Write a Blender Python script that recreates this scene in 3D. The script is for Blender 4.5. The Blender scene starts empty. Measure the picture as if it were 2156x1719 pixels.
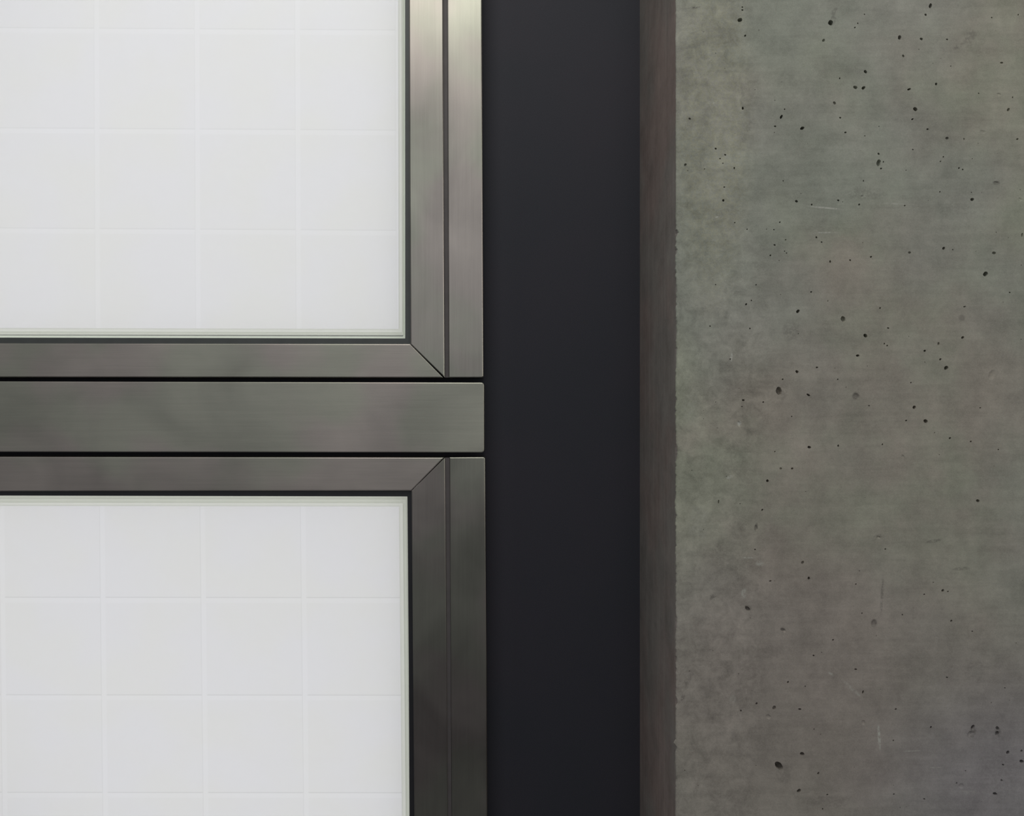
import bpy, bmesh, math, random
from mathutils import Vector, noise
from mathutils.geometry import delaunay_2d_cdt

# ------------------------------------------------------------------ camera
S = bpy.context.scene
D = 0.93                       # camera to the steel face, metres
PX = 0.0006                    # one photo pixel on the steel face, metres
def P(px, py, Y=0.0):          # photo pixel -> point on the plane at depth Y
    k = PX*(D+Y)/D
    return Vector(((px-1078)*k, Y, (859.5-py)*k))
cam = bpy.data.cameras.new('camera'); co = bpy.data.objects.new('camera', cam)
S.collection.objects.link(co); S.camera = co
co.location = (0, -D, 0); co.rotation_euler = (math.pi/2, 0, 0)
cam.sensor_width = 36; cam.lens = D/PX/2156*36; cam.clip_start = 0.02

# ------------------------------------------------------------------ world and lights
W = bpy.data.worlds.new('world'); S.world = W; W.use_nodes = True
W.node_tree.nodes['Background'].inputs[0].default_value = (0.95, 0.97, 1.0, 1)
W.node_tree.nodes['Background'].inputs[1].default_value = 0.145
S.view_settings.view_transform = 'Standard'; S.view_settings.look = 'None'
S.view_settings.exposure = 0; S.view_settings.gamma = 1; S.view_settings.use_curve_mapping = False

def area(name, loc, target, sx, sy, power, col, parent=None, spread=180):
    l = bpy.data.lights.new(name, 'AREA'); l.shape = 'RECTANGLE'; l.size = sx; l.size_y = sy
    l.energy = power; l.color = col; l.spread = math.radians(spread)
    o = bpy.data.objects.new(name, l); S.collection.objects.link(o)
    o.location = loc
    o.rotation_euler = (Vector(target)-Vector(loc)).to_track_quat('-Z', 'Y').to_euler()
    if parent: o.parent = parent
    return o
area('ceiling_light', (-0.15, -0.92, 1.32), (0.1, 0, 0.1), 0.9, 0.6, 5.2, (1.0, 0.98, 0.90))
area('room_light', (-0.7, -3.2, 1.75), (-0.2, 0, 1.2), 3.0, 3.6, 17.5, (0.95, 0.97, 1.0))

area('added_edge_light', (1.45, -1.6, 0.45), (0.0, 0, 0.1), 0.30, 1.5, 3.6, (1.0, 0.98, 0.92))  # unseen lamp, added for the highlights along right-hand steel edges

# ------------------------------------------------------------------ helpers
def tag(o, label, cat, group=None):
    o['label'] = label; o['category'] = cat
    if group: o['group'] = group
def empty(name, loc):
    o = bpy.data.objects.new(name, None); S.collection.objects.link(o); o.location = loc
    o.empty_display_size = 0.05
    return o
def link(name, bm, mat, parent=None, mats=None):
    bmesh.ops.recalc_face_normals(bm, faces=bm.faces) if name != 'diffuser' else None
    me = bpy.data.meshes.new(name); bm.to_mesh(me); bm.free()
    for m in (mats or [mat]): me.materials.append(m)
    o = bpy.data.objects.new(name, me); S.collection.objects.link(o)
    if parent:
        me.transform(__import__('mathutils').Matrix.Translation(-parent.location))
        o.parent = parent
    return o
def prism(bm, pts, Y0, Y1, uvs=None):
    """pts are photo pixels on the plane Y0; runs straight back to Y1"""
    f = [bm.verts.new(P(x, y, Y0)) for x, y in pts]
    b = [bm.verts.new(Vector((v.co.x, Y1, v.co.z))) for v in f]
    bm.faces.new(f); bm.faces.new(b[::-1])
    n = len(f)
    for i in range(n): bm.faces.new((f[i], b[i], b[(i+1) % n], f[(i+1) % n]))
def chamfered(bm, pts, Y0, Y1, w=1.7, d=0.00042, rnd_at=(), r=4.0):
    """prism with a narrow shallow chamfer round its front face; corners in rnd_at are rounded"""
    q = []
    for i, (x, y) in enumerate(pts):
        if i in rnd_at:
            a, b = Vector(pts[i-1]), Vector(pts[(i+1) % len(pts)]); c = Vector((x, y))
            p0 = c+(a-c).normalized()*r; p1 = c+(b-c).normalized()*r
            for t in (0, .25, .5, .75, 1): q.append((1-t)**2*p0+2*t*(1-t)*c+t*t*p1)
        else: q.append(Vector((x, y)))
    n = len(q); area2 = sum(q[i].x*q[(i+1) % n].y-q[(i+1) % n].x*q[i].y for i in range(n)); sg = 1 if area2 > 0 else -1
    ins = []
    for i in range(n):
        e0 = (q[i]-q[i-1]).normalized(); e1 = (q[(i+1) % n]-q[i]).normalized()
        n0 = Vector((-e0.y, e0.x))*sg; n1 = Vector((-e1.y, e1.x))*sg
        m = n0+n1; ins.append(q[i]+m*(w/(1+n0.dot(n1))))
    f = [bm.verts.new(P(v.x, v.y, Y0)) for v in ins]
    g = [bm.verts.new(P(v.x, v.y, Y0+d)) for v in q]
    b = [bm.verts.new(Vector((v.co.x, Y1, v.co.z))) for v in g]
    bm.faces.new(f); bm.faces.new(b[::-1])
    for r0, r1 in ((f, g), (g, b)):
        for i in range(n): bm.faces.new((r0[i], r1[i], r1[(i+1) % n], r0[(i+1) % n]))
def box(bm, a, b):
    v = [bm.verts.new((x, y, z)) for x in (a[0], b[0]) for y in (a[1], b[1]) for z in (a[2], b[2])]
    for q in ((0,1,3,2),(4,6,7,5),(0,4,5,1),(2,3,7,6),(0,2,6,4),(1,5,7,3)):
        bm.faces.new([v[i] for i in q])
def bevel(o, w, seg=3):
    m = o.modifiers.new('bevel', 'BEVEL'); m.width = w; m.segments = seg
    m.limit_method = 'ANGLE'; m.angle_limit = math.radians(30); m.harden_normals = True
    for p in o.data.polygons: p.use_smooth = True

class NT:
    def __init__(s, name):
        s.m = bpy.data.materials.new(name); s.m.use_nodes = True
        s.t = s.m.node_tree; s.t.nodes.clear()
        s.out = s.n('ShaderNodeOutputMaterial')
    def n(s, t, **k):
        o = s.t.nodes.new(t)
        for a, v in k.items():
            if a.startswith('i_'):
                key = a[2:]
                o.inputs[int(key) if key.isdigit() else key.replace('_', ' ')].default_value = v
            else: setattr(o, a, v)
        return o
    def l(s, a, b): s.t.links.new(a, b)
    def math(s, op, a, b=None, c=None, clamp=False):
        o = s.n('ShaderNodeMath', operation=op, use_clamp=clamp)
        for i, v in enumerate((a, b, c)):
            if v is None: continue
            if isinstance(v, (int, float)): o.inputs[i].default_value = v
            else: s.l(v, o.inputs[i])
        return o.outputs[0]
    def noise(s, vec, scale, detail=4, rough=0.55, loc=(0,0,0), sc=(1,1,1), dist=0):
        mp = s.n('ShaderNodeMapping'); mp.inputs['Location'].default_value = loc; mp.inputs['Scale'].default_value = sc
        s.l(vec, mp.inputs[0])
        t = s.n('ShaderNodeTexNoise'); t.inputs['Scale'].default_value = scale
        t.inputs['Detail'].default_value = detail; t.inputs['Roughness'].default_value = rough
        t.inputs['Distortion'].default_value = dist
        s.l(mp.outputs[0], t.inputs['Vector']); return t.outputs[0]
    def ramp(s, v, a, b, lo=0.0, hi=1.0, smooth=True):
        o = s.n('ShaderNodeMapRange'); o.interpolation_type = 'SMOOTHSTEP' if smooth else 'LINEAR'
        for i, x in enumerate((a, b, lo, hi)): o.inputs[i+1].default_value = x
        s.l(v, o.inputs[0]); return o.outputs[0]
    def mix(s, fac, a, b, mode='MIX'):
        o = s.n('ShaderNodeMix', data_type='RGBA', blend_type=mode)
        for i, v in ((0, fac), (6, a), (7, b)):
            if isinstance(v, (int, float)): o.inputs[i].default_value = v
            elif isinstance(v, tuple): o.inputs[i].default_value = (*v, 1) if len(v) == 3 else v
            else: s.l(v, o.inputs[i])
        return o.outputs[2]
    def bsdf(s, base, rough, metal=0.0, spec=0.5, normal=None, **k):
        b = s.n('ShaderNodeBsdfPrincipled')
        for key, v in (('Base Color', base), ('Roughness', rough)):
            if isinstance(v, tuple): b.inputs[key].default_value = (*v, 1)
            elif isinstance(v, (int, float)): b.inputs[key].default_value = v
            else: s.l(v, b.inputs[key])
        b.inputs['Metallic'].default_value = metal; b.inputs['Specular IOR Level'].default_value = spec
        for key, v in k.items(): b.inputs[key.replace('_', ' ')].default_value = v
        if normal is not None: s.l(normal, b.inputs['Normal'])
        s.l(b.outputs[0], s.out.inputs[0]); return b
    def bump(s, h, strength, dist=0.001, normal=None):
        b = s.n('ShaderNodeBump'); b.inputs['Strength'].default_value = strength
        b.inputs['Distance'].default_value = dist; s.l(h, b.inputs['Height'])
        if normal is not None: s.l(normal, b.inputs['Normal'])
        return b.outputs[0]
    def pos(s):
        return s.n('ShaderNodeNewGeometry').outputs['Position']

# ------------------------------------------------------------------ materials
def steel(name, vertical, mul=1.0, r0=0.42, r1=0.50):
    m = NT(name); p = m.pos()
    sc = (1, 1, 0.012) if vertical else (0.012, 1, 1)
    fine = m.noise(p, 1900, 3, 0.7, sc=sc)
    mid = m.noise(p, 260, 4, 0.6, sc=(1, 1, 0.02) if vertical else (0.02, 1, 1))
    cloud = m.noise(p, 11, 3, 0.5, loc=(3.1, 0, 1.7), sc=(1, 1, 0.7) if vertical else (0.7, 1, 1), dist=0.4)
    tone = m.noise(p, 7, 2, 0.5, loc=(0.4, 5, 2.2))
    grain = m.noise(p, 1500, 2, 0.8)
    c = m.mix(m.ramp(tone, 0.42, 0.58), tuple(mul*x for x in (0.505, 0.456, 0.418)), tuple(mul*x for x in (0.475, 0.472, 0.40)))
    v = m.math('ADD', m.math('MULTIPLY', fine, 0.22), m.math('MULTIPLY', mid, 0.22))
    v = m.math('ADD', v, m.math('MULTIPLY', cloud, 0.85))
    v = m.math('ADD', v, m.math('MULTIPLY', grain, 0.22))
    v = m.math('ADD', v, 0.29)
    g = m.n('ShaderNodeCombineColor'); [m.l(v, g.inputs[i]) for i in range(3)]
    c = m.mix(1.0, c, g.outputs[0], 'MULTIPLY')
    r = m.ramp(cloud, 0.3, 0.7, r0, r1)
    b = m.bsdf(c, r, 1.0, normal=m.bump(fine, 0.12, 0.0002))
    return m.m
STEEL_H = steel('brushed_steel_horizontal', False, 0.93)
STEEL_V = steel('brushed_steel_vertical_dimmed', True, 0.70, 0.29, 0.35)  # same steel, base colour darkened to paint in the uprights' dimmer reflections
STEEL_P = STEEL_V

def plain(name, col, rough=0.5, spec=0.5, metal=0.0, nz=0.2, scale=60):
    m = NT(name); p = m.pos(); n = m.noise(p, scale, 4)
    c = m.mix(n, tuple(x*(1-nz) for x in col), tuple(x*(1+nz) for x in col))
    m.bsdf(c, rough, metal, spec); return m.m
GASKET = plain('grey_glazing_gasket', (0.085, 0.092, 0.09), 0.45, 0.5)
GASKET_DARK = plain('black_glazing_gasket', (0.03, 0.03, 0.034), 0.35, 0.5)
GROOVE = plain('dark_bronze_groove', (0.16, 0.145, 0.145), 0.6, 0.4)
HOUSING = plain('white_light_box_lining', (0.8, 0.82, 0.78), 0.6, 0.2, nz=0.02)
FLOOR = plain('dark_floor', (0.24, 0.235, 0.25), 0.7, 0.3, nz=0.2, scale=8)

m = NT('black_painted_wall'); p = m.pos()
n1 = m.noise(p, 1400, 2, 0.7); n2 = m.noise(p, 6, 3, 0.5)
c = m.mix(m.ramp(n2, 0.3, 0.7), (0.042, 0.044, 0.057), (0.048, 0.046, 0.060))
c = m.mix(m.ramp(n1, 0.25, 0.75), m.mix(0.18, c, (0.0, 0.0, 0.0)), m.mix(0.015, c, (1, 1, 1)))
m.bsdf(c, 0.62, 0, 0.25, normal=m.bump(n1, 0.1, 0.0003)); BLACK = m.m

# translucent sheet with a grid of seams; UV = photo pixels measured along the sheet
def sheet(name, vx, vs, hy, hs, dark):
    """vx: first vertical seam, vs: spacing; hy: first horizontal seam, hs: spacing"""
    m = NT(name)
    uv = m.n('ShaderNodeUVMap'); sp = m.n('ShaderNodeSeparateXYZ'); m.l(uv.outputs[0], sp.inputs[0])
    def seam(src, first, step, half):
        a = m.math('DIVIDE', m.math('SUBTRACT', src, first), step)
        a = m.math('ABSOLUTE', m.math('SUBTRACT', a, m.math('ROUND', a)))
        a = m.math('MULTIPLY', a, step)          # distance to the seam centre
        return a, m.ramp(a, half-1.0, half+1.5, 1.0, 0.0)
    wv = m.noise(uv.outputs[0], 0.004, 2, 0.5)
    du, su = seam(sp.outputs[0], vx, vs, 5.0)
    dv, sv = seam(sp.outputs[1], hy, hs, 5.0)
    br = m.math('MAXIMUM', su, sv)
    # hair-thin edge along the upper side of horizontal seams
    sh = m.math('SUBTRACT', sp.outputs[1], 0)
    e, th = seam(sh, hy-6.0, hs, 0.4)
    th = m.ramp(e, 0.3, 1.6, 1.0, 0.0)
    e2, tv = seam(sp.outputs[0], vx-5.5, vs, 0.4)
    tv = m.math('MULTIPLY', m.ramp(e2, 0.3, 1.6, 1.0, 0.0), 0.45)
    line = m.math('MULTIPLY', m.math('MAXIMUM', m.math('MULTIPLY', th, m.math('SUBTRACT', 1.0, su)), tv), dark)
    cl = m.noise(uv.outputs[0], 0.006, 2, 0.5, loc=(40, 10, 0))
    c = m.mix(m.ramp(cl, 0.35, 0.65), (0.812, 0.808, 0.836), (0.812, 0.808, 0.812))
    c = m.mix(m.math('MULTIPLY', br, 0.115), c, (1.0, 1.0, 1.05))
    c = m.mix(line, c, (0.3, 0.3, 0.3))
    t = m.n('ShaderNodeBsdfTranslucent'); d = m.n('ShaderNodeBsdfDiffuse')
    m.l(c, t.inputs[0]); d.inputs[0].default_value = (0.35, 0.35, 0.35, 1)
    mx = m.n('ShaderNodeMixShader'); mx.inputs[0].default_value = 0.12
    m.l(t.outputs[0], mx.inputs[1]); m.l(d.outputs[0], mx.inputs[2]); m.l(mx.outputs[0], m.out.inputs[0])
    return m.m
SHEET_UP = sheet('frosted_tile_sheet_upper', 204.5, 211.5, 66.5, 211.0, 0.11)
SHEET_LOW = sheet('frosted_tile_sheet_lower', 218.5, 211.5, 1264.5, 205.5, 0.2)
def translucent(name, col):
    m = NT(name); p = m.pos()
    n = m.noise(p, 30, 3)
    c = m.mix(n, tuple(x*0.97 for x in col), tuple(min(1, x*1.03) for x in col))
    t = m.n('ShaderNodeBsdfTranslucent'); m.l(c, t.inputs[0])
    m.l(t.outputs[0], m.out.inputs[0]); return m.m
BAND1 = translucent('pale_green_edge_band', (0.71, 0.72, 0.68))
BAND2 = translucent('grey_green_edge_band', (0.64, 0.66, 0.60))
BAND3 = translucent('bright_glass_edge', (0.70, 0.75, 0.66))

def glass():
    m = NT('clear_glass')
    t = m.n('ShaderNodeBsdfTransparent'); t.inputs[0].default_value = (0.985, 0.985, 0.985, 1)
    g = m.n('ShaderNodeBsdfGlossy'); g.inputs['Roughness'].default_value = 0.5
    g.inputs[0].default_value = (1, 1, 1, 1)
    f = m.n('ShaderNodeFresnel'); f.inputs[0].default_value = 1.45
    mx = m.n('ShaderNodeMixShader'); m.l(m.math('MULTIPLY', f.outputs[0], 0.5), mx.inputs[0])
    m.l(t.outputs[0], mx.inputs[1]); m.l(g.outputs[0], mx.inputs[2]); m.l(mx.outputs[0], m.out.inputs[0])
    return m.m
GLASS = glass()

# ------------------------------------------------------------------ the setting
ZF, ZC = -1.25, 2.2
YW = 0.035                                    # face of the black wall
L, U, B = -560, -1500, 2700                   # panel edges far outside the frame (photo pixels)
xr = P(893, 0, YW).x; xl = P(L, 0, YW).x
zu = P(0, 773, YW).z; zl = P(0, 984, YW).z; zt = P(0, U, YW).z; zb = P(0, B, YW).z
bm = bmesh.new()
box(bm, (xr, YW, ZF), (1.9, 0.2, ZC))
box(bm, (-2.2, YW, ZF), (xl, 0.2, ZC))
box(bm, (xl, YW, zl), (xr, 0.2, zu))
box(bm, (xl, YW, zt), (xr, 0.2, ZC))
box(bm, (xl, YW, ZF), (xr, 0.2, zb))
w = link('wall_back', bm, BLACK); w['kind'] = 'structure'
bm = bmesh.new(); box(bm, (-2.2, -3.6, ZF-0.1), (1.9, 0.2, ZF))
f = link('floor', bm, FLOOR); f['kind'] = 'structure'

# ------------------------------------------------------------------ steel framed glazed panels
def upright(name, pts, mat, parent, Y0=0.0, Y1=0.03, bev=None, corners=()):
    bm = bmesh.new()
    if bev is None: chamfered(bm, pts, Y0, Y1, rnd_at=corners)
    else: prism(bm, pts, Y0, Y1)
    o = link(name, bm, mat, parent)
    if bev: bevel(o, bev)
    return o
def strip_mb(spec, Y0, Y1):
    bm = bmesh.new()                       # film: one skin, so that the lamp shines through it once
    for pts in spec: bm.faces.new([bm.verts.new(P(x, y, Y0)) for x, y in pts])
    return bm

YG = 0.006     # glass front
YS = 0.020     # sheet
def make_sheet(mat, parent, cs, kx, kh, yr):
    """kx = drift of verticals per pixel down, kh = drift of horizontals per pixel right"""
    bm = bmesh.new(); uvl = bm.loops.layers.uv.new('UVMap')
    vs = [bm.verts.new(P(x, y, YS)) for x, y in cs]
    fc = bm.faces.new(vs)
    for lp, (x, y) in zip(fc.loops, cs):
        lp[uvl].uv = (x - kx*(y-yr), y - kh*(x-400))
    return link('diffuser', bm, mat, parent)

def housing(parent, y0, y1, xe):
    """white lined box behind the sheet"""
    bm = bmesh.new()
    a = P(L, y0, YW); b = P(xe, y1, YW); t = 0.004
    x0, x1, z1, z0 = a.x, b.x, a.z, b.z
    ya, yb = YS+0.001, 0.19
    box(bm, (x0, ya, z0), (x0+t, yb, z1)); box(bm, (x1-t, ya, z0), (x1, yb, z1))
    box(bm, (x0, ya, z0), (x1, yb, z0+t)); box(bm, (x0, ya, z1-t), (x1, yb, z1))
    box(bm, (x0, yb, z0), (x1, yb+t, z1))
    return link('light_box', bm, HOUSING, parent), (x0, x1, z0, z1)

LAMP = 3.5
# ---- upper panel
up = empty('glazed_panel', P(400, 795)); tag(up, 'upper backlit white glass panel in mitred steel frame above the middle rail', 'light panel', 'backlit glass panels')
upright('bottom_rail', [(L, 722.5), (863.2, 725), (932.4, 795.2), (L, 793.2)], STEEL_H, up)
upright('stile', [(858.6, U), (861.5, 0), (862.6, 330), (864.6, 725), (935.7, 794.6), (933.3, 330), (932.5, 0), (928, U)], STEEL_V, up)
make_sheet(SHEET_UP, up, [(L, U), (836.5, U), (840, 693.5), (L, 690.5)], 0.004, 0.006, 350)
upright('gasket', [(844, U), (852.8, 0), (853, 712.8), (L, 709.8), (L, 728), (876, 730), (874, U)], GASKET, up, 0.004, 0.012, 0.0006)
bm = bmesh.new(); prism(bm, [(L, U), (870, U), (870, 728), (L, 728)], YG, YG+0.005); link('glass_pane', bm, GLASS, up)
h, ext = housing(up, U, 772, 884)
o = area('lamp', ((ext[0]+ext[1])/2, 0.05, (ext[2]+ext[3])/2), ((ext[0]+ext[1])/2, -1, (ext[2]+ext[3])/2), ext[1]-ext[0]-0.012, ext[3]-ext[2]-0.012, LAMP*0.865, (1, 1, 1))
o.parent = up; o.location -= up.location
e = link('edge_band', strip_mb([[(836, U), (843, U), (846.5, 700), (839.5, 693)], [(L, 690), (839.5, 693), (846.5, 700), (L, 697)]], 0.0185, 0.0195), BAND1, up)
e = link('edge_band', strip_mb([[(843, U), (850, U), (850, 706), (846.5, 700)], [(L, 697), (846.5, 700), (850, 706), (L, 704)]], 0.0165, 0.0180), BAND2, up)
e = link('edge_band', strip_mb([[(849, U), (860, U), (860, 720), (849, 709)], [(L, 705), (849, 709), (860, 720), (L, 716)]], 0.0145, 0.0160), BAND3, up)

# ---- lower panel
lo = empty('glazed_panel', P(400, B)); tag(lo, 'lower backlit white glass panel in mitred steel frame below the middle rail', 'light panel', 'backlit glass panels')
upright('top_rail', [(L, 961.5), (934.2, 964.2), (866.0, 1033.6), (L, 1035.5)], STEEL_H, lo)
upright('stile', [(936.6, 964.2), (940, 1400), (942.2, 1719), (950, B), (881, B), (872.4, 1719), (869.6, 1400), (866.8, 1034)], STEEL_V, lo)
make_sheet(SHEET_LOW, lo, [(L, 1064.5), (840, 1066.5), (856, B), (L, B)], 0.011, 0.0012, 1400)
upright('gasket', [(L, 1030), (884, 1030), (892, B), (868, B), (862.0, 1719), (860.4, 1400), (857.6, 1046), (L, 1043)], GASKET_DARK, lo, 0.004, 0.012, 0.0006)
bm = bmesh.new(); prism(bm, [(L, 1030), (874, 1030), (886, B), (L, B)], YG, YG+0.005); link('glass_pane', bm, GLASS, lo)
h, ext = housing(lo, 985, B, 892)
o = area('lamp', ((ext[0]+ext[1])/2, 0.05, (ext[2]+ext[3])/2), ((ext[0]+ext[1])/2, -1, (ext[2]+ext[3])/2), ext[1]-ext[0]-0.012, ext[3]-ext[2]-0.012, LAMP*0.67, (1, 1, 1))
o.parent = lo; o.location -= lo.location
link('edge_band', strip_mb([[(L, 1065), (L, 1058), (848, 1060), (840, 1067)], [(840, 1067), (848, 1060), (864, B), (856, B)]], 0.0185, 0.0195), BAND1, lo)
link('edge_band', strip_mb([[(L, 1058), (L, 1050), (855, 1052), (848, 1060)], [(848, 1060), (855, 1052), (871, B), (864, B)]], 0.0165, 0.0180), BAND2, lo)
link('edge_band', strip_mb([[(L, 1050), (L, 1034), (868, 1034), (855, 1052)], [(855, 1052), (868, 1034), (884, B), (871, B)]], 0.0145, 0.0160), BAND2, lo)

# ---- posts and middle rail
def post(pts, groove_pts, base, label, corner):
    e = empty('steel_post', base); tag(e, label, 'post', 'outer steel posts')
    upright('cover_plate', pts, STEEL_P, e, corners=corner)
    upright('groove_strip', groove_pts, GROOVE, e, 0.0045, 0.03, 0)
post([(938, U), (942.1, 0), (943.2, 330), (945.1, 795.4), (1017.2, 795.2), (1015.2, 330), (1014.2, 0), (1008, U)],
     [(929, U), (933.0, 0), (933.8, 330), (936.2, 795.2), (944.7, 795.2), (942.8, 330), (941.7, 0), (937.6, U)], P(980, 795),
     'upper outer steel post, brightest at its top, ending above the middle rail', (4,))
post([(946.8, 963.6), (1020.8, 963.2), (1023.8, 1400), (1025.2, 1719), (1032, B), (958, B), (951.2, 1719), (949.6, 1400)],
     [(937.1, 964), (946.3, 964), (949.1, 1400), (950.7, 1719), (957.5, B), (950.5, B), (942.7, 1719), (940.5, 1400)], P(980, B),
     'lower outer steel post, dark brushed metal, starting below the middle rail', (1,))
bm = bmesh.new(); chamfered(bm, [(L, 802), (1018.9, 806.2), (1019.0, 953.2), (L, 951)], -0.0005, 0.03, rnd_at=(1, 2), r=6)
r = link('middle_rail', bm, STEEL_H)
tag(r, 'wide horizontal brushed steel rail between the two backlit panels', 'rail')

# ------------------------------------------------------------------ concrete pillar
YC = -0.1775
def patches(m, c, p, marks):
    """cement skin marks and a painted corner shade: centre, radii (photo px), turn, strength, colour"""
    COL = [(0.12, 0.11, 0.10), (0.58, 0.58, 0.52), (0.352, 0.306, 0.272), (0.372, 0.368, 0.275), (0.318, 0.296, 0.318)]
    warp = m.n('ShaderNodeTexNoise'); warp.inputs['Scale'].default_value = 90; warp.inputs['Detail'].default_value = 3
    m.l(p, warp.inputs['Vector'])
    sub = m.n('ShaderNodeVectorMath', operation='SUBTRACT'); sub.inputs[1].default_value = (0.5, 0.5, 0.5)
    wv = m.n('ShaderNodeVectorMath', operation='SCALE'); wv.inputs[3].default_value = 0.012
    m.l(warp.outputs[1], sub.inputs[0]); m.l(sub.outputs[0], wv.inputs[0])
    pw = m.n('ShaderNodeVectorMath', operation='ADD'); m.l(p, pw.inputs[0]); m.l(wv.outputs[0], pw.inputs[1])
    brk = m.ramp(m.noise(p, 420, 3, 0.65, loc=(1, 8, 2)), 0.40, 0.58, 0.15, 1.25)
    k = PX*(D+YC)/D
    for cx, cy, rx, ry, rot, st, col in marks:
        mp = m.n('ShaderNodeMapping', vector_type='TEXTURE')
        mp.inputs['Location'].default_value = P(cx, cy, YC)
        mp.inputs['Rotation'].default_value = (0, math.radians(rot), 0)
        mp.inputs['Scale'].default_value = (rx*k, 10, ry*k)
        m.l(pw.outputs[0] if max(rx, ry) > 12 and min(rx, ry) > 5 else p, mp.inputs[0])
        ln = m.n('ShaderNodeVectorMath', operation='LENGTH'); m.l(mp.outputs[0], ln.inputs[0])
        a = m.ramp(ln.outputs['Value'], 0.3 if rx > 100 else 0.5, 1.4 if rx > 100 else 1.15, min(1, st*(1.5 if col == 1 else 1)), 0.0)
        if rx < 100 and not (col == 0 and max(rx, ry) < 12): a = m.math('MULTIPLY', a, brk)
        c = m.mix(a, c, COL[col])
    return c
PATCH = [(1600, 1480, 330, 420, 0, 0.75, 2), (1950, 1450, 330, 330, 0, 0.55, 2), (1500, 260, 90, 420, 0, 0.5, 3),
         (2160, 1700, 330, 260, 0, 0.7, 4), (1850, 880, 200, 200, 0, 0.3, 2)]  # purplish entry paints the dim lower right corner into the colour
def concrete(name, side):
    m = NT(name); p = m.pos()
    big = m.noise(p, 3.2, 3, 0.55, loc=(1.3, 0, 4.4)); big2 = m.noise(p, 6.5, 4, 0.6, loc=(7, 2, 1))
    mot = m.noise(p, 26, 5, 0.62, loc=(2, 3, 9)); fine = m.noise(p, 160, 5, 0.7)
    grain = m.noise(p, 1300, 3, 0.75)
    if side: streak = m.noise(p, 130, 4, 0.6, sc=(1, 1, 0.03))
    else: streak = m.noise(p, 150, 4, 0.65, sc=(0.07, 1, 1), dist=0.2)
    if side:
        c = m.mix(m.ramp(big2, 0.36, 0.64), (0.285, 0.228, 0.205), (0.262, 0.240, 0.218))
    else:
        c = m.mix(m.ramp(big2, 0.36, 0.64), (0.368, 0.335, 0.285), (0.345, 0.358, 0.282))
        c = m.mix(m.math('MULTIPLY', m.ramp(big, 0.42, 0.62), 0.6), c, (0.325, 0.342, 0.305))
    if not side:
        sx = m.n('ShaderNodeSeparateXYZ'); m.l(p, sx.inputs[0])
        wob = m.math('MULTIPLY_ADD', big2, 0.10, -0.05)
        rim = m.ramp(m.math('ADD', sx.outputs[0], wob), P(1560, 0, YC).x, P(1640, 0, YC).x, 1.0, 0.0)
        rgh = m.noise(p, 75, 5, 0.68, loc=(4, 1, 3), dist=0.6)
        rgh = m.math('MULTIPLY', m.math('SUBTRACT', rgh, 0.5), m.math('MULTIPLY', rim, 1.1))
        vn = m.noise(p, 42, 5, 0.7, loc=(9, 2, 6), dist=1.2)
        vein = m.ramp(m.math('ABSOLUTE', m.math('SUBTRACT', vn, 0.5)), 0.0, 0.010, 1.0, 0.0)
        vein = m.math('MULTIPLY', m.math('MULTIPLY', vein, rim), m.ramp(m.noise(p, 24, 2, 0.5, loc=(3, 9, 1)), 0.52, 0.64, 0.0, 0.22))
        rgh = m.math('ADD', rgh, vein)
        c = patches(m, c, p, PATCH)
    v = m.math('MULTIPLY_ADD', mot, 0.85, 0.115)
    v = m.math('ADD', v, m.math('MULTIPLY', fine, 0.42))
    v = m.math('ADD', v, m.math('MULTIPLY', grain, 0.8))
    v = m.math('ADD', v, m.math('MULTIPLY', streak, 0.34 if not side else 0.5))
    if not side: v = m.math('ADD', v, rgh)
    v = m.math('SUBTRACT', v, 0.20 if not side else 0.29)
    g = m.n('ShaderNodeCombineColor'); [m.l(v, g.inputs[i]) for i in range(3)]
    c = m.mix(1.0, c, g.outputs[0], 'MULTIPLY')
    if not side:
        c = patches(m, c, p, MARKS)
    h = m.math('ADD', m.math('MULTIPLY', fine, 0.6), m.math('MULTIPLY', mot, 0.9))
    h = m.math('ADD', h, m.math('MULTIPLY', streak, 0.35))
    m.bsdf(c, 0.8, 0, 0.25, normal=m.bump(h, 0.35, 0.0012))
    return m.m
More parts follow.
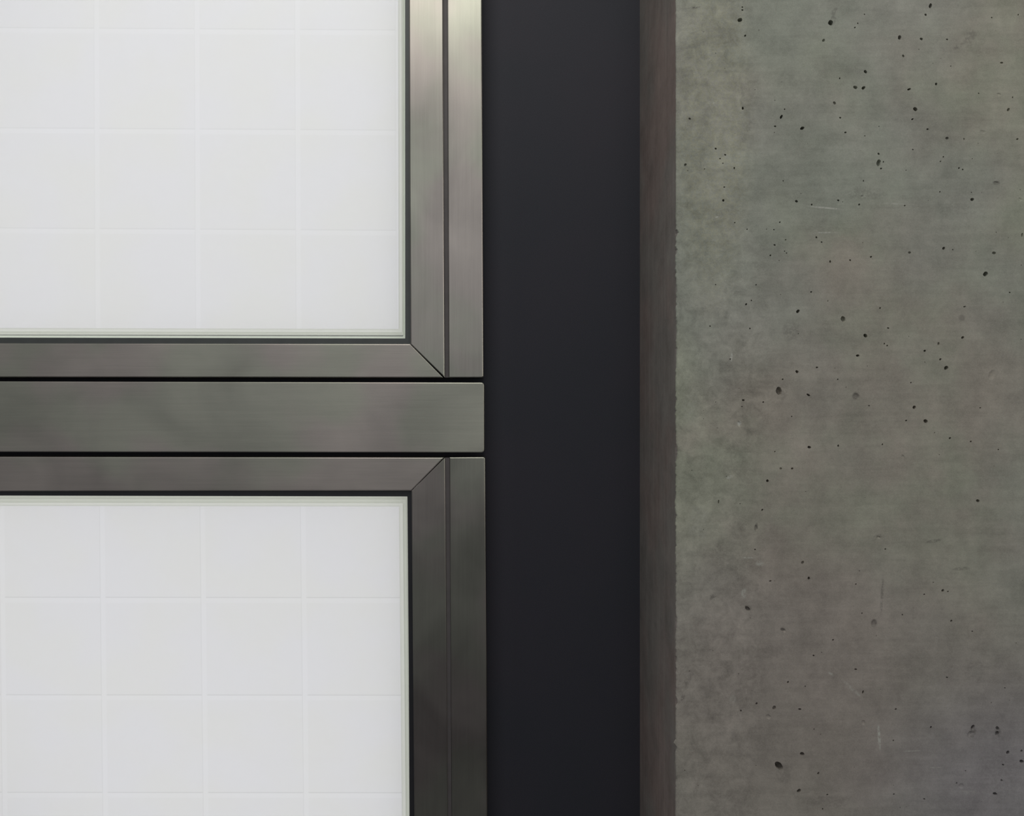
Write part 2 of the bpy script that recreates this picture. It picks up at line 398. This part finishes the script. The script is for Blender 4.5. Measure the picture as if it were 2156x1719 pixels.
MARKS = [  # cx, cy, rx, ry, turn, strength, light?
    (1664, 698, 22, 22, 20, 0.22, 0), (2040, 78, 16, 22, 0, 0.28, 0), (2018, 98, 16, 5, -30, 0.3, 0), (2054, 1412, 26, 24, 0, 0.20, 0), (2055, 1414, 15, 13, 0, 0.06, 1),
    (1802, 834, 9, 9, 0, 0.55, 0), (2046, 1541, 8, 14, 20, 0.5, 0), (2101, 1542, 8, 13, 20, 0.45, 0), (1840, 1312, 8, 9, 0, 0.5, 0),
    (2025, 670, 8, 8, 0, 0.35, 0), (1462, 16, 16, 2.5, -6, 0.55, 0), (1575, 1280, 9, 6, 30, 0.4, 0), (1500, 1258, 13, 6, -40, 0.45, 0),
    (1648, 1326, 6, 5, 30, 0.6, 0), (2098, 385, 9, 5, 0, 0.45, 0), (1857, 1255, 3.5, 45, 3, 0.35, 0), (1851, 1552, 3.5, 30, -4, 0.55, 1),
    (1592, 1110, 4, 10, 10, 0.55, 0), (1965, 1140, 20, 4, -12, 0.35, 0), (1850, 1130, 14, 6, -10, 0.3, 0),
    (2024, 1198, 22, 4, -4, 0.3, 0), (1550, 665, 18, 16, 0, 0.13, 1), (1540, 752, 3, 11, 4, 0.5, 1), (1556, 892, 5, 6, 0, 0.75, 1),
    (1740, 438, 42, 2.2, 5, 0.45, 1), (1740, 490, 26, 1.8, 0, 0.40, 1), (1900, 430, 46, 2, 3, 0.30, 1), (1820, 407, 50, 14, 3, 0.20, 0),
    (1511, 457, 7, 1.6, -8, 0.6, 1), (1505, 220, 3, 8, -35, 0.4, 1), (1536, 1005, 8, 4, -20, 0.4, 1), (1566, 1250, 6, 12, 8, 0.35, 1),
    (1543, 1473, 8, 10, 0, 0.2, 1), (1575, 1175, 16, 1.8, 2, 0.35, 1), (1600, 1187, 10, 6, 0, 0.30, 1), (1750, 1420, 8, 3, 30, 0.3, 1),
    (1795, 1452, 30, 4, 42, 0.22, 1), (1920, 1582, 20, 1.6, -2, 0.35, 1), (1970, 1617, 14, 1.6, -2, 0.35, 1), (2040, 1670, 20, 8, 0, 0.15, 1),
    (1660, 170, 30, 24, 0, 0.12, 0), (1540, 80, 20, 26, 0, 0.13, 0), (1600, 1560, 40, 40, 0, 0.10, 0), (1740, 1690, 60, 16, 0, 0.15, 0),
    (1555, 960, 30, 46, 10, 0.13, 0), (1530, 1160, 40, 30, 0, 0.12, 0), (1470, 1100, 24, 40, 0, 0.12, 1), (1455, 860, 20, 50, 0, 0.10, 1),
    (1450, 1430, 10, 20, 20, 0.3, 0), (1437, 1470, 14, 4, -60, 0.4, 0), (1780, 320, 60, 26, 0, 0.10, 1), (2010, 440, 60, 20, 0, 0.12, 0),
    (1650, 1630, 22, 24, 0, 0.2, 0), (1645, 826, 16, 18, 0, 0.22, 0), (1756, 30, 7, 22, 12, 0.3, 0), (2100, 1640, 50, 60, 0, 0.12, 0),
]
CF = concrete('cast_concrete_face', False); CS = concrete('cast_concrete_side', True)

# pores: x, y, rx, ry, turn (deg), depth factor (1 = deep and dark, small = shallow)
PORES = [(1558,42,4.5,5,0,1),(1749,48,6,5,35,1),(1563,15,1.8,1.8,0,1),(1563,21,2,2,0,1),(1569,75,2.2,2.2,0,1),(1734,85,4,2.5,-30,.5),
(1822,151,3.4,3.4,0,1),(1768,165,1.8,1.8,0,1),(1801,184,4.5,3.6,0,.7),(1818,185,4,3.4,-20,.9),(1757,217,3.2,3.2,0,.5),(1564,228,2.8,2.8,0,1),
(1645,246,2.6,4.6,40,1),(1652,230,1.6,1.6,0,1),(1689,270,4.6,3.4,0,1),(1632,266,2.2,2,0,1),(1894,79,4,4,0,.8),(1959,12,3.6,4.6,0,.9),(1949,31,2.8,2.4,0,1),
(1940,82,3,3,0,1),(1994,83,2,2,0,1),(1806,49,1.6,1.6,0,1),(1800,58,1.8,1.8,0,.8),(1820,30,1.4,1.4,0,1),(1902,118,2.6,3,0,.6),(1914,188,3.6,2.4,-20,1),
(1971,177,3,2.6,0,1),(2109,132,3,2,0,1),(1927,230,4.8,4.2,0,1),(1921,251,2.6,2,-30,1),(1953,272,2.2,2,0,1),(1994,291,3.2,3.2,0,.5),(2103,199,4.6,3.4,0,.35),
(2123,231,3.4,3.4,0,.7),(2069,278,6,5,0,.2),(1780,279,2.6,1.8,-30,1),(1769,248,2,2,0,1),(1850,343,5,7,0,.6),(1850,324,2.4,2.4,0,.8),(1860,341,1.8,1.6,0,.8),(1855,355,2,2,0,.8),
(1922,315,1.6,1.6,0,1),(2047,420,3.6,3.6,0,1),(2019,354,2,1.8,0,1),(2027,357,2,1.6,0,1),(1979,404,1.6,1.6,0,1),(1818,381,1.6,1.6,0,1),(1815,414,3,4,20,.4),
(1765,422,2.4,2,0,1),(1709,431,2.2,1.8,0,1),(1809,431,2.2,2,0,1),(1905,433,1.8,1.6,0,1),(2142,293,2.4,2,0,.8),(2144,31,1.6,1.6,0,1),(2088,37,1.6,1.6,0,1),(2132,205,1.6,1.6,0,1),
(2098,385,5.5,3.6,0,.4),(2148,420,4,4,0,.3),(1507,313,2,2.4,0,1),(1527,326,2.2,2,0,1),(1516,334,1.6,1.6,0,1),(1546,354,1.8,2.4,0,.8),(1525,394,1.6,1.6,0,1),(1523,422,2.8,2.6,0,1),
(1677,424,3,2.8,0,1),(1649,381,1.5,1.2,0,1),(1547,469,1.4,1.4,0,1),(1642,468,1.8,1.6,0,1),(1573,483,1.6,1.4,0,1),(1719,500,2.4,1.8,30,1),(1730,510,1.8,1.6,0,1),(1631,516,2.4,1.8,0,.8),
(1622,538,2,1.8,0,1),(1652,529,1.3,1.3,0,1),(1656,533,1.6,1.2,0,1),(1748,551,2.4,2.4,0,.8),(1592,600,1.4,1.4,0,1),(1571,641,2.4,2.2,0,1),(1582,633,1.6,1.6,0,1),(1680,656,3.8,3.6,0,1),
(1495,687,1.6,1.6,0,.8),(1579,692,1.8,1.6,0,1),(1775,672,4.5,6.5,0,.55),(1708,615,2,1.8,0,1),(1743,634,1.4,1.4,0,.6),(1853,649,2,1.8,0,1),(1822,707,4.4,3.6,10,1),(1870,691,2.2,1.8,0,1),
(1862,724,1.8,1.6,0,1),(1868,728,1.8,1.6,0,1),(1806,749,3.4,2.6,0,1),(1720,774,2.2,2,0,.8),(1678,783,3.6,3,0,1),(1648,799,1.8,1.8,0,.8),(1640,824,6,9.5,-30,.55),(1702,832,4.2,2,20,1),
(1565,843,2.8,2.2,30,1),(1607,847,2,1.6,20,1),(1507,847,1,1,0,1),(1947,739,3,2.2,0,1),(1976,724,3,3,0,.5),(1980,757,2.8,2.4,0,.9),(1992,775,5,3.6,-10,1),(2027,711,3.2,2.8,0,.8),(2031,646,2.6,2,0,.7),
(2088,790,8,10,25,.22),(1925,858,4,3.2,0,1),(1949,887,5,3.4,0,1),(1918,806,1.8,1.4,0,1),(1908,886,2,1.8,0,1),(1803,834,6.5,7,0,.25),(1704,942,3.6,2.8,0,1),(1765,939,2.2,2.2,0,1),(1858,936,1.8,1.6,0,1),
(1901,962,3,5,0,.4),(2000,923,2.4,2.2,0,1),(2044,930,2.4,1.8,0,1),(2064,859,1.8,1.4,0,1),(2102,947,1.6,1.4,0,1),(2075,577,5.6,4.6,0,1),(2093,533,3.6,3.4,0,.5),(2126,616,2,1.6,0,1),(1987,523,3.2,3,0,.8),(1915,532,3,3,0,.5),
(1834,541,2.2,2,0,1),(1790,548,2,2,0,1),(2006,526,1.4,1.4,0,1),(1616,1013,3.4,2.6,0,1),(1605,1074,2.2,2,0,1),(1668,987,3,2,0,.8),(1644,987,2.6,2.6,0,.5),(1592,1112,4,6,0,.4),(1513,1057,2,3.6,0,.6),
(1703,1218,3,2.8,0,.9),(1690,1185,2.8,4,0,.6),(1622,1224,2.4,1.8,0,1),(1574,1282,6.5,4,25,.45),(1649,1328,6,4.5,25,.4),(1840,1312,5.5,6.5,0,.35),(1713,1381,2,2,0,1),(1659,1437,2.4,2.2,0,1),(1593,1482,2.4,2.2,0,1),
(1630,1491,4.4,4,0,.6),(1618,1510,5.4,5.4,0,.3),(1684,1494,3,2.4,10,.9),(1689,1588,4.2,4.2,0,1),(1640,1613,7,10,-28,.8),(1682,1666,4.2,4,0,1),(1723,1629,2.6,2.4,0,1),(1802,1410,2.8,2,0,1),(1817,1458,2,3.4,15,.9),
(1818,1522,5,5,0,.35),(1886,1494,2.2,2.2,0,1),(1960,1532,2.4,2.2,0,.9),(2048,1532,3.6,5.6,15,.6),(2042,1546,5,6,30,.35),(2100,1534,4.6,3.4,20,.6),(2099,1545,4.6,4.6,0,.45),(2122,1585,4.2,3.4,-10,1),(2151,1604,4,4,0,1),
(2112,1611,2.2,2,0,1),(2151,1582,3,2.4,0,.6),(2095,1672,4.4,3,0,1),(2024,1656,5.4,7,0,.25),(2109,1644,2.6,2.4,0,.7),(1882,1673,2,1.8,0,1),(1946,1683,2,1.8,0,1),(1742,1674,2.2,1.8,0,1),(1732,1704,1.8,1.8,0,1),(1985,1244,3.2,2.6,0,1),
(1996,1246,1.8,1.6,0,1),(1946,1252,1.8,1.6,0,1),(2003,1308,2.4,2.2,0,.9),(2059,1055,3.6,3.4,0,.9),(1900,1295,1.6,1.6,0,1),(1815,1292,1.8,1.6,0,1),(1754,1348,2,1.8,0,1),(2047,1330,1.8,1.4,0,1),(1994,1427,2,1.8,0,1),
(1881,1560,1.8,1.6,0,1),(1714,1536,1.4,1.4,0,1),(1850,1132,4,4,0,.4),(1556,893,4,7,0,.3),(1443,347,3,3,0,.5),(1452,250,2.6,2.4,0,.7),(1560,1497,2,2,0,.8),(2152,495,2,4,0,.5)]
rnd = random.Random(5)
def clear(x, y, r):
    return all((x-a)**2+(y-b)**2 > (r+max(c, d)+2.5)**2 for a, b, c, d, *_ in PORES)
PORES = [q for i, q in enumerate(PORES) if all((q[0]-a[0])**2+(q[1]-a[1])**2 > (max(q[2:4])+max(a[2:4])+1.2)**2 for a in PORES[:i])]
n = 0
while n < 420:
    x = rnd.uniform(1440, 2700); y = rnd.uniform(-500, 2300); r = rnd.choice((0.8, 0.9, 1.1, 1.1, 1.4, 1.7))
    if not (1440 < x < 2156 and 0 < y < 1719): r *= rnd.choice((1, 1.6, 2.4))
    if clear(x, y, r): PORES.append((x, y, r, r*rnd.uniform(0.75, 1.1), 0, rnd.choice((.4, .7, 1)))); n += 1

CHIPS = {490: 4, 528: 5, 700: 1.5, 842: 3, 975: -3, 1040: 2, 1085: 3, 1130: -1, 1390: 3, 1480: 4, 1566: -4, 1575: 5, 1640: 2}
def edge_x(y):
    v = Vector((y*0.02, 3.3, 0)); w = Vector((y*0.13, 8.1, 0)); 
    amp = 1.0 if y < 450 else 2.6
    x = 1423.2 + amp*noise.noise(v) + amp*0.8*noise.noise(w)
    if 930 < y < 985: x += 3.0*math.sin((y-930)/55*math.pi)
    if y > 1180 and y < 1380: x += 2.0*noise.noise(Vector((y*0.03, 0, 5)))
    for c, d in CHIPS.items(): x += d*0.8*max(0, 1-abs(y-c)/9.0)
    return x

pil = empty('concrete_pillar', (P(1800, 0, YC).x, 0, ZF)); tag(pil, 'grey cast concrete pillar with pinholes, standing right of the black wall', 'pillar')
kc = PX*(D+YC)/D
XR = P(2720, 0, YC).x
ys = [-2300, -1200, -600, -300] + list(range(-150, 1900, 4)) + [2100, 2400, 2950]
ytop = 859.5 - ZC/kc; ybot = 859.5 - ZF/kc
ys = [ytop] + [y for y in ys if ytop+10 < y < ybot-10] + [ybot]
bev = 1.6                                       # arris width in px
left = [(edge_x(y)+bev, y) for y in ys]
V2 = [Vector(q) for q in left] + [Vector((2720, ybot)), Vector((2720, ytop))]
edges = [(i, (i+1) % len(V2)) for i in range(len(V2))]
loops = []
for (x, y, rx, ry, rot, dp) in PORES:
    if x - rx < edge_x(y)+bev+2 or not (ytop+20 < y < ybot-20): continue
    n = 14 if max(rx, ry) > 3 else 9
    if max(rx, ry) < 1.3: n = 6
    a0 = math.radians(rot); s = len(V2); ph = rnd.uniform(0, 6.28)
    for i in range(n):
        a = 2*math.pi*i/n
        w = 1 + 0.16*math.sin(2*a+ph) + rnd.uniform(-.09, .09)
        u, v = rx*w*math.cos(a), ry*w*math.sin(a)
        V2.append(Vector((x+u*math.cos(a0)-v*math.sin(a0), y+u*math.sin(a0)+v*math.cos(a0))))
    edges += [(s+i, s+(i+1) % n) for i in range(n)]
    loops.append((s, n, x, y, rx, ry, dp))
res = delaunay_2d_cdt(V2, edges, [], 0, 1e-4)
rv, rf, ov = res[0], res[2], res[3]
back = {}
for i, src in enumerate(ov):
    for sidx in src: back[sidx] = i
bm = bmesh.new()
bv = [bm.verts.new(P(q.x, q.y, YC)) for q in rv]
loopid = {}
for li, (s, n, *_r) in enumerate(loops):
    for i in range(n): loopid[back[s+i]] = li
import bisect
for fc in rf:
    ids = [loopid.get(i, -1) for i in fc]
    if ids[0] >= 0 and all(q == ids[0] for q in ids): continue          # inside a pore
    g = sum((rv[i] for i in fc), Vector((0, 0)))/3                        # outside the worn arris
    if g.x < 1445:
        j = min(max(bisect.bisect(ys, g.y)-1, 0), len(ys)-2); t = (g.y-ys[j])/(ys[j+1]-ys[j])
        if g.x < left[j][0]*(1-t)+left[j+1][0]*t: continue
    bm.faces.new([bv[i] for i in fc])
for (s, n, x, y, rx, ry, dp) in loops:
    ring = [bv[back[s+i]] for i in range(n)]
    r = math.sqrt(rx*ry)*kc
    c = P(x, y, YC); 
    if dp >= 0.75: prof = [(1.0, 0.5), (1.02, 1.6*dp), (0.85, 2.8*dp), (0.4, 3.3*dp)]
    elif dp >= 0.45: prof = [(0.9, 0.4), (0.8, 1.2*dp+.4), (0.4, 1.9*dp+.3)]
    else: prof = [(0.75, 0.35*dp), (0.4, 0.75*dp)]
    for (sc, dz) in prof:
        nr = []
        for v0 in [bv[back[s+i]] for i in range(n)]:
            q = c + (v0.co-c)*sc; q.y = YC + r*dz*1.3; nr.append(bm.verts.new(q))
        for i in range(n): bm.faces.new((ring[i], ring[(i+1) % n], nr[(i+1) % n], nr[i]))
        ring = nr
    bm.faces.new(ring)
lv = [bv[back[i]] for i in range(len(left))]
# arris and side face
XS = P(1423.2, 0, YC).x
def column_ring(dx, dy, jag=1.0):
    return [bm.verts.new((P(edge_x(y), y, YC).x*jag+XS*(1-jag)+dx, YC+dy, v.co.z)) for y, v in zip(ys, lv)]
r1 = column_ring(-0.0, 0.0012); r2 = column_ring(0.0, 0.004, 0.0); r3 = [bm.verts.new((XS, YW+0.004, v.co.z)) for v in lv]
sidef = []
for a, b in ((lv, r1), (r1, r2), (r2, r3)):
    for i in range(len(ys)-1):
        fc = bm.faces.new((a[i], a[i+1], b[i+1], b[i]))
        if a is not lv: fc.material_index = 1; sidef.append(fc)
# right side
q = [bm.verts.new(c) for c in ((XR, YC, ZC), (XR, YC, ZF), (XR, YW+0.004, ZF), (XR, YW+0.004, ZC))]
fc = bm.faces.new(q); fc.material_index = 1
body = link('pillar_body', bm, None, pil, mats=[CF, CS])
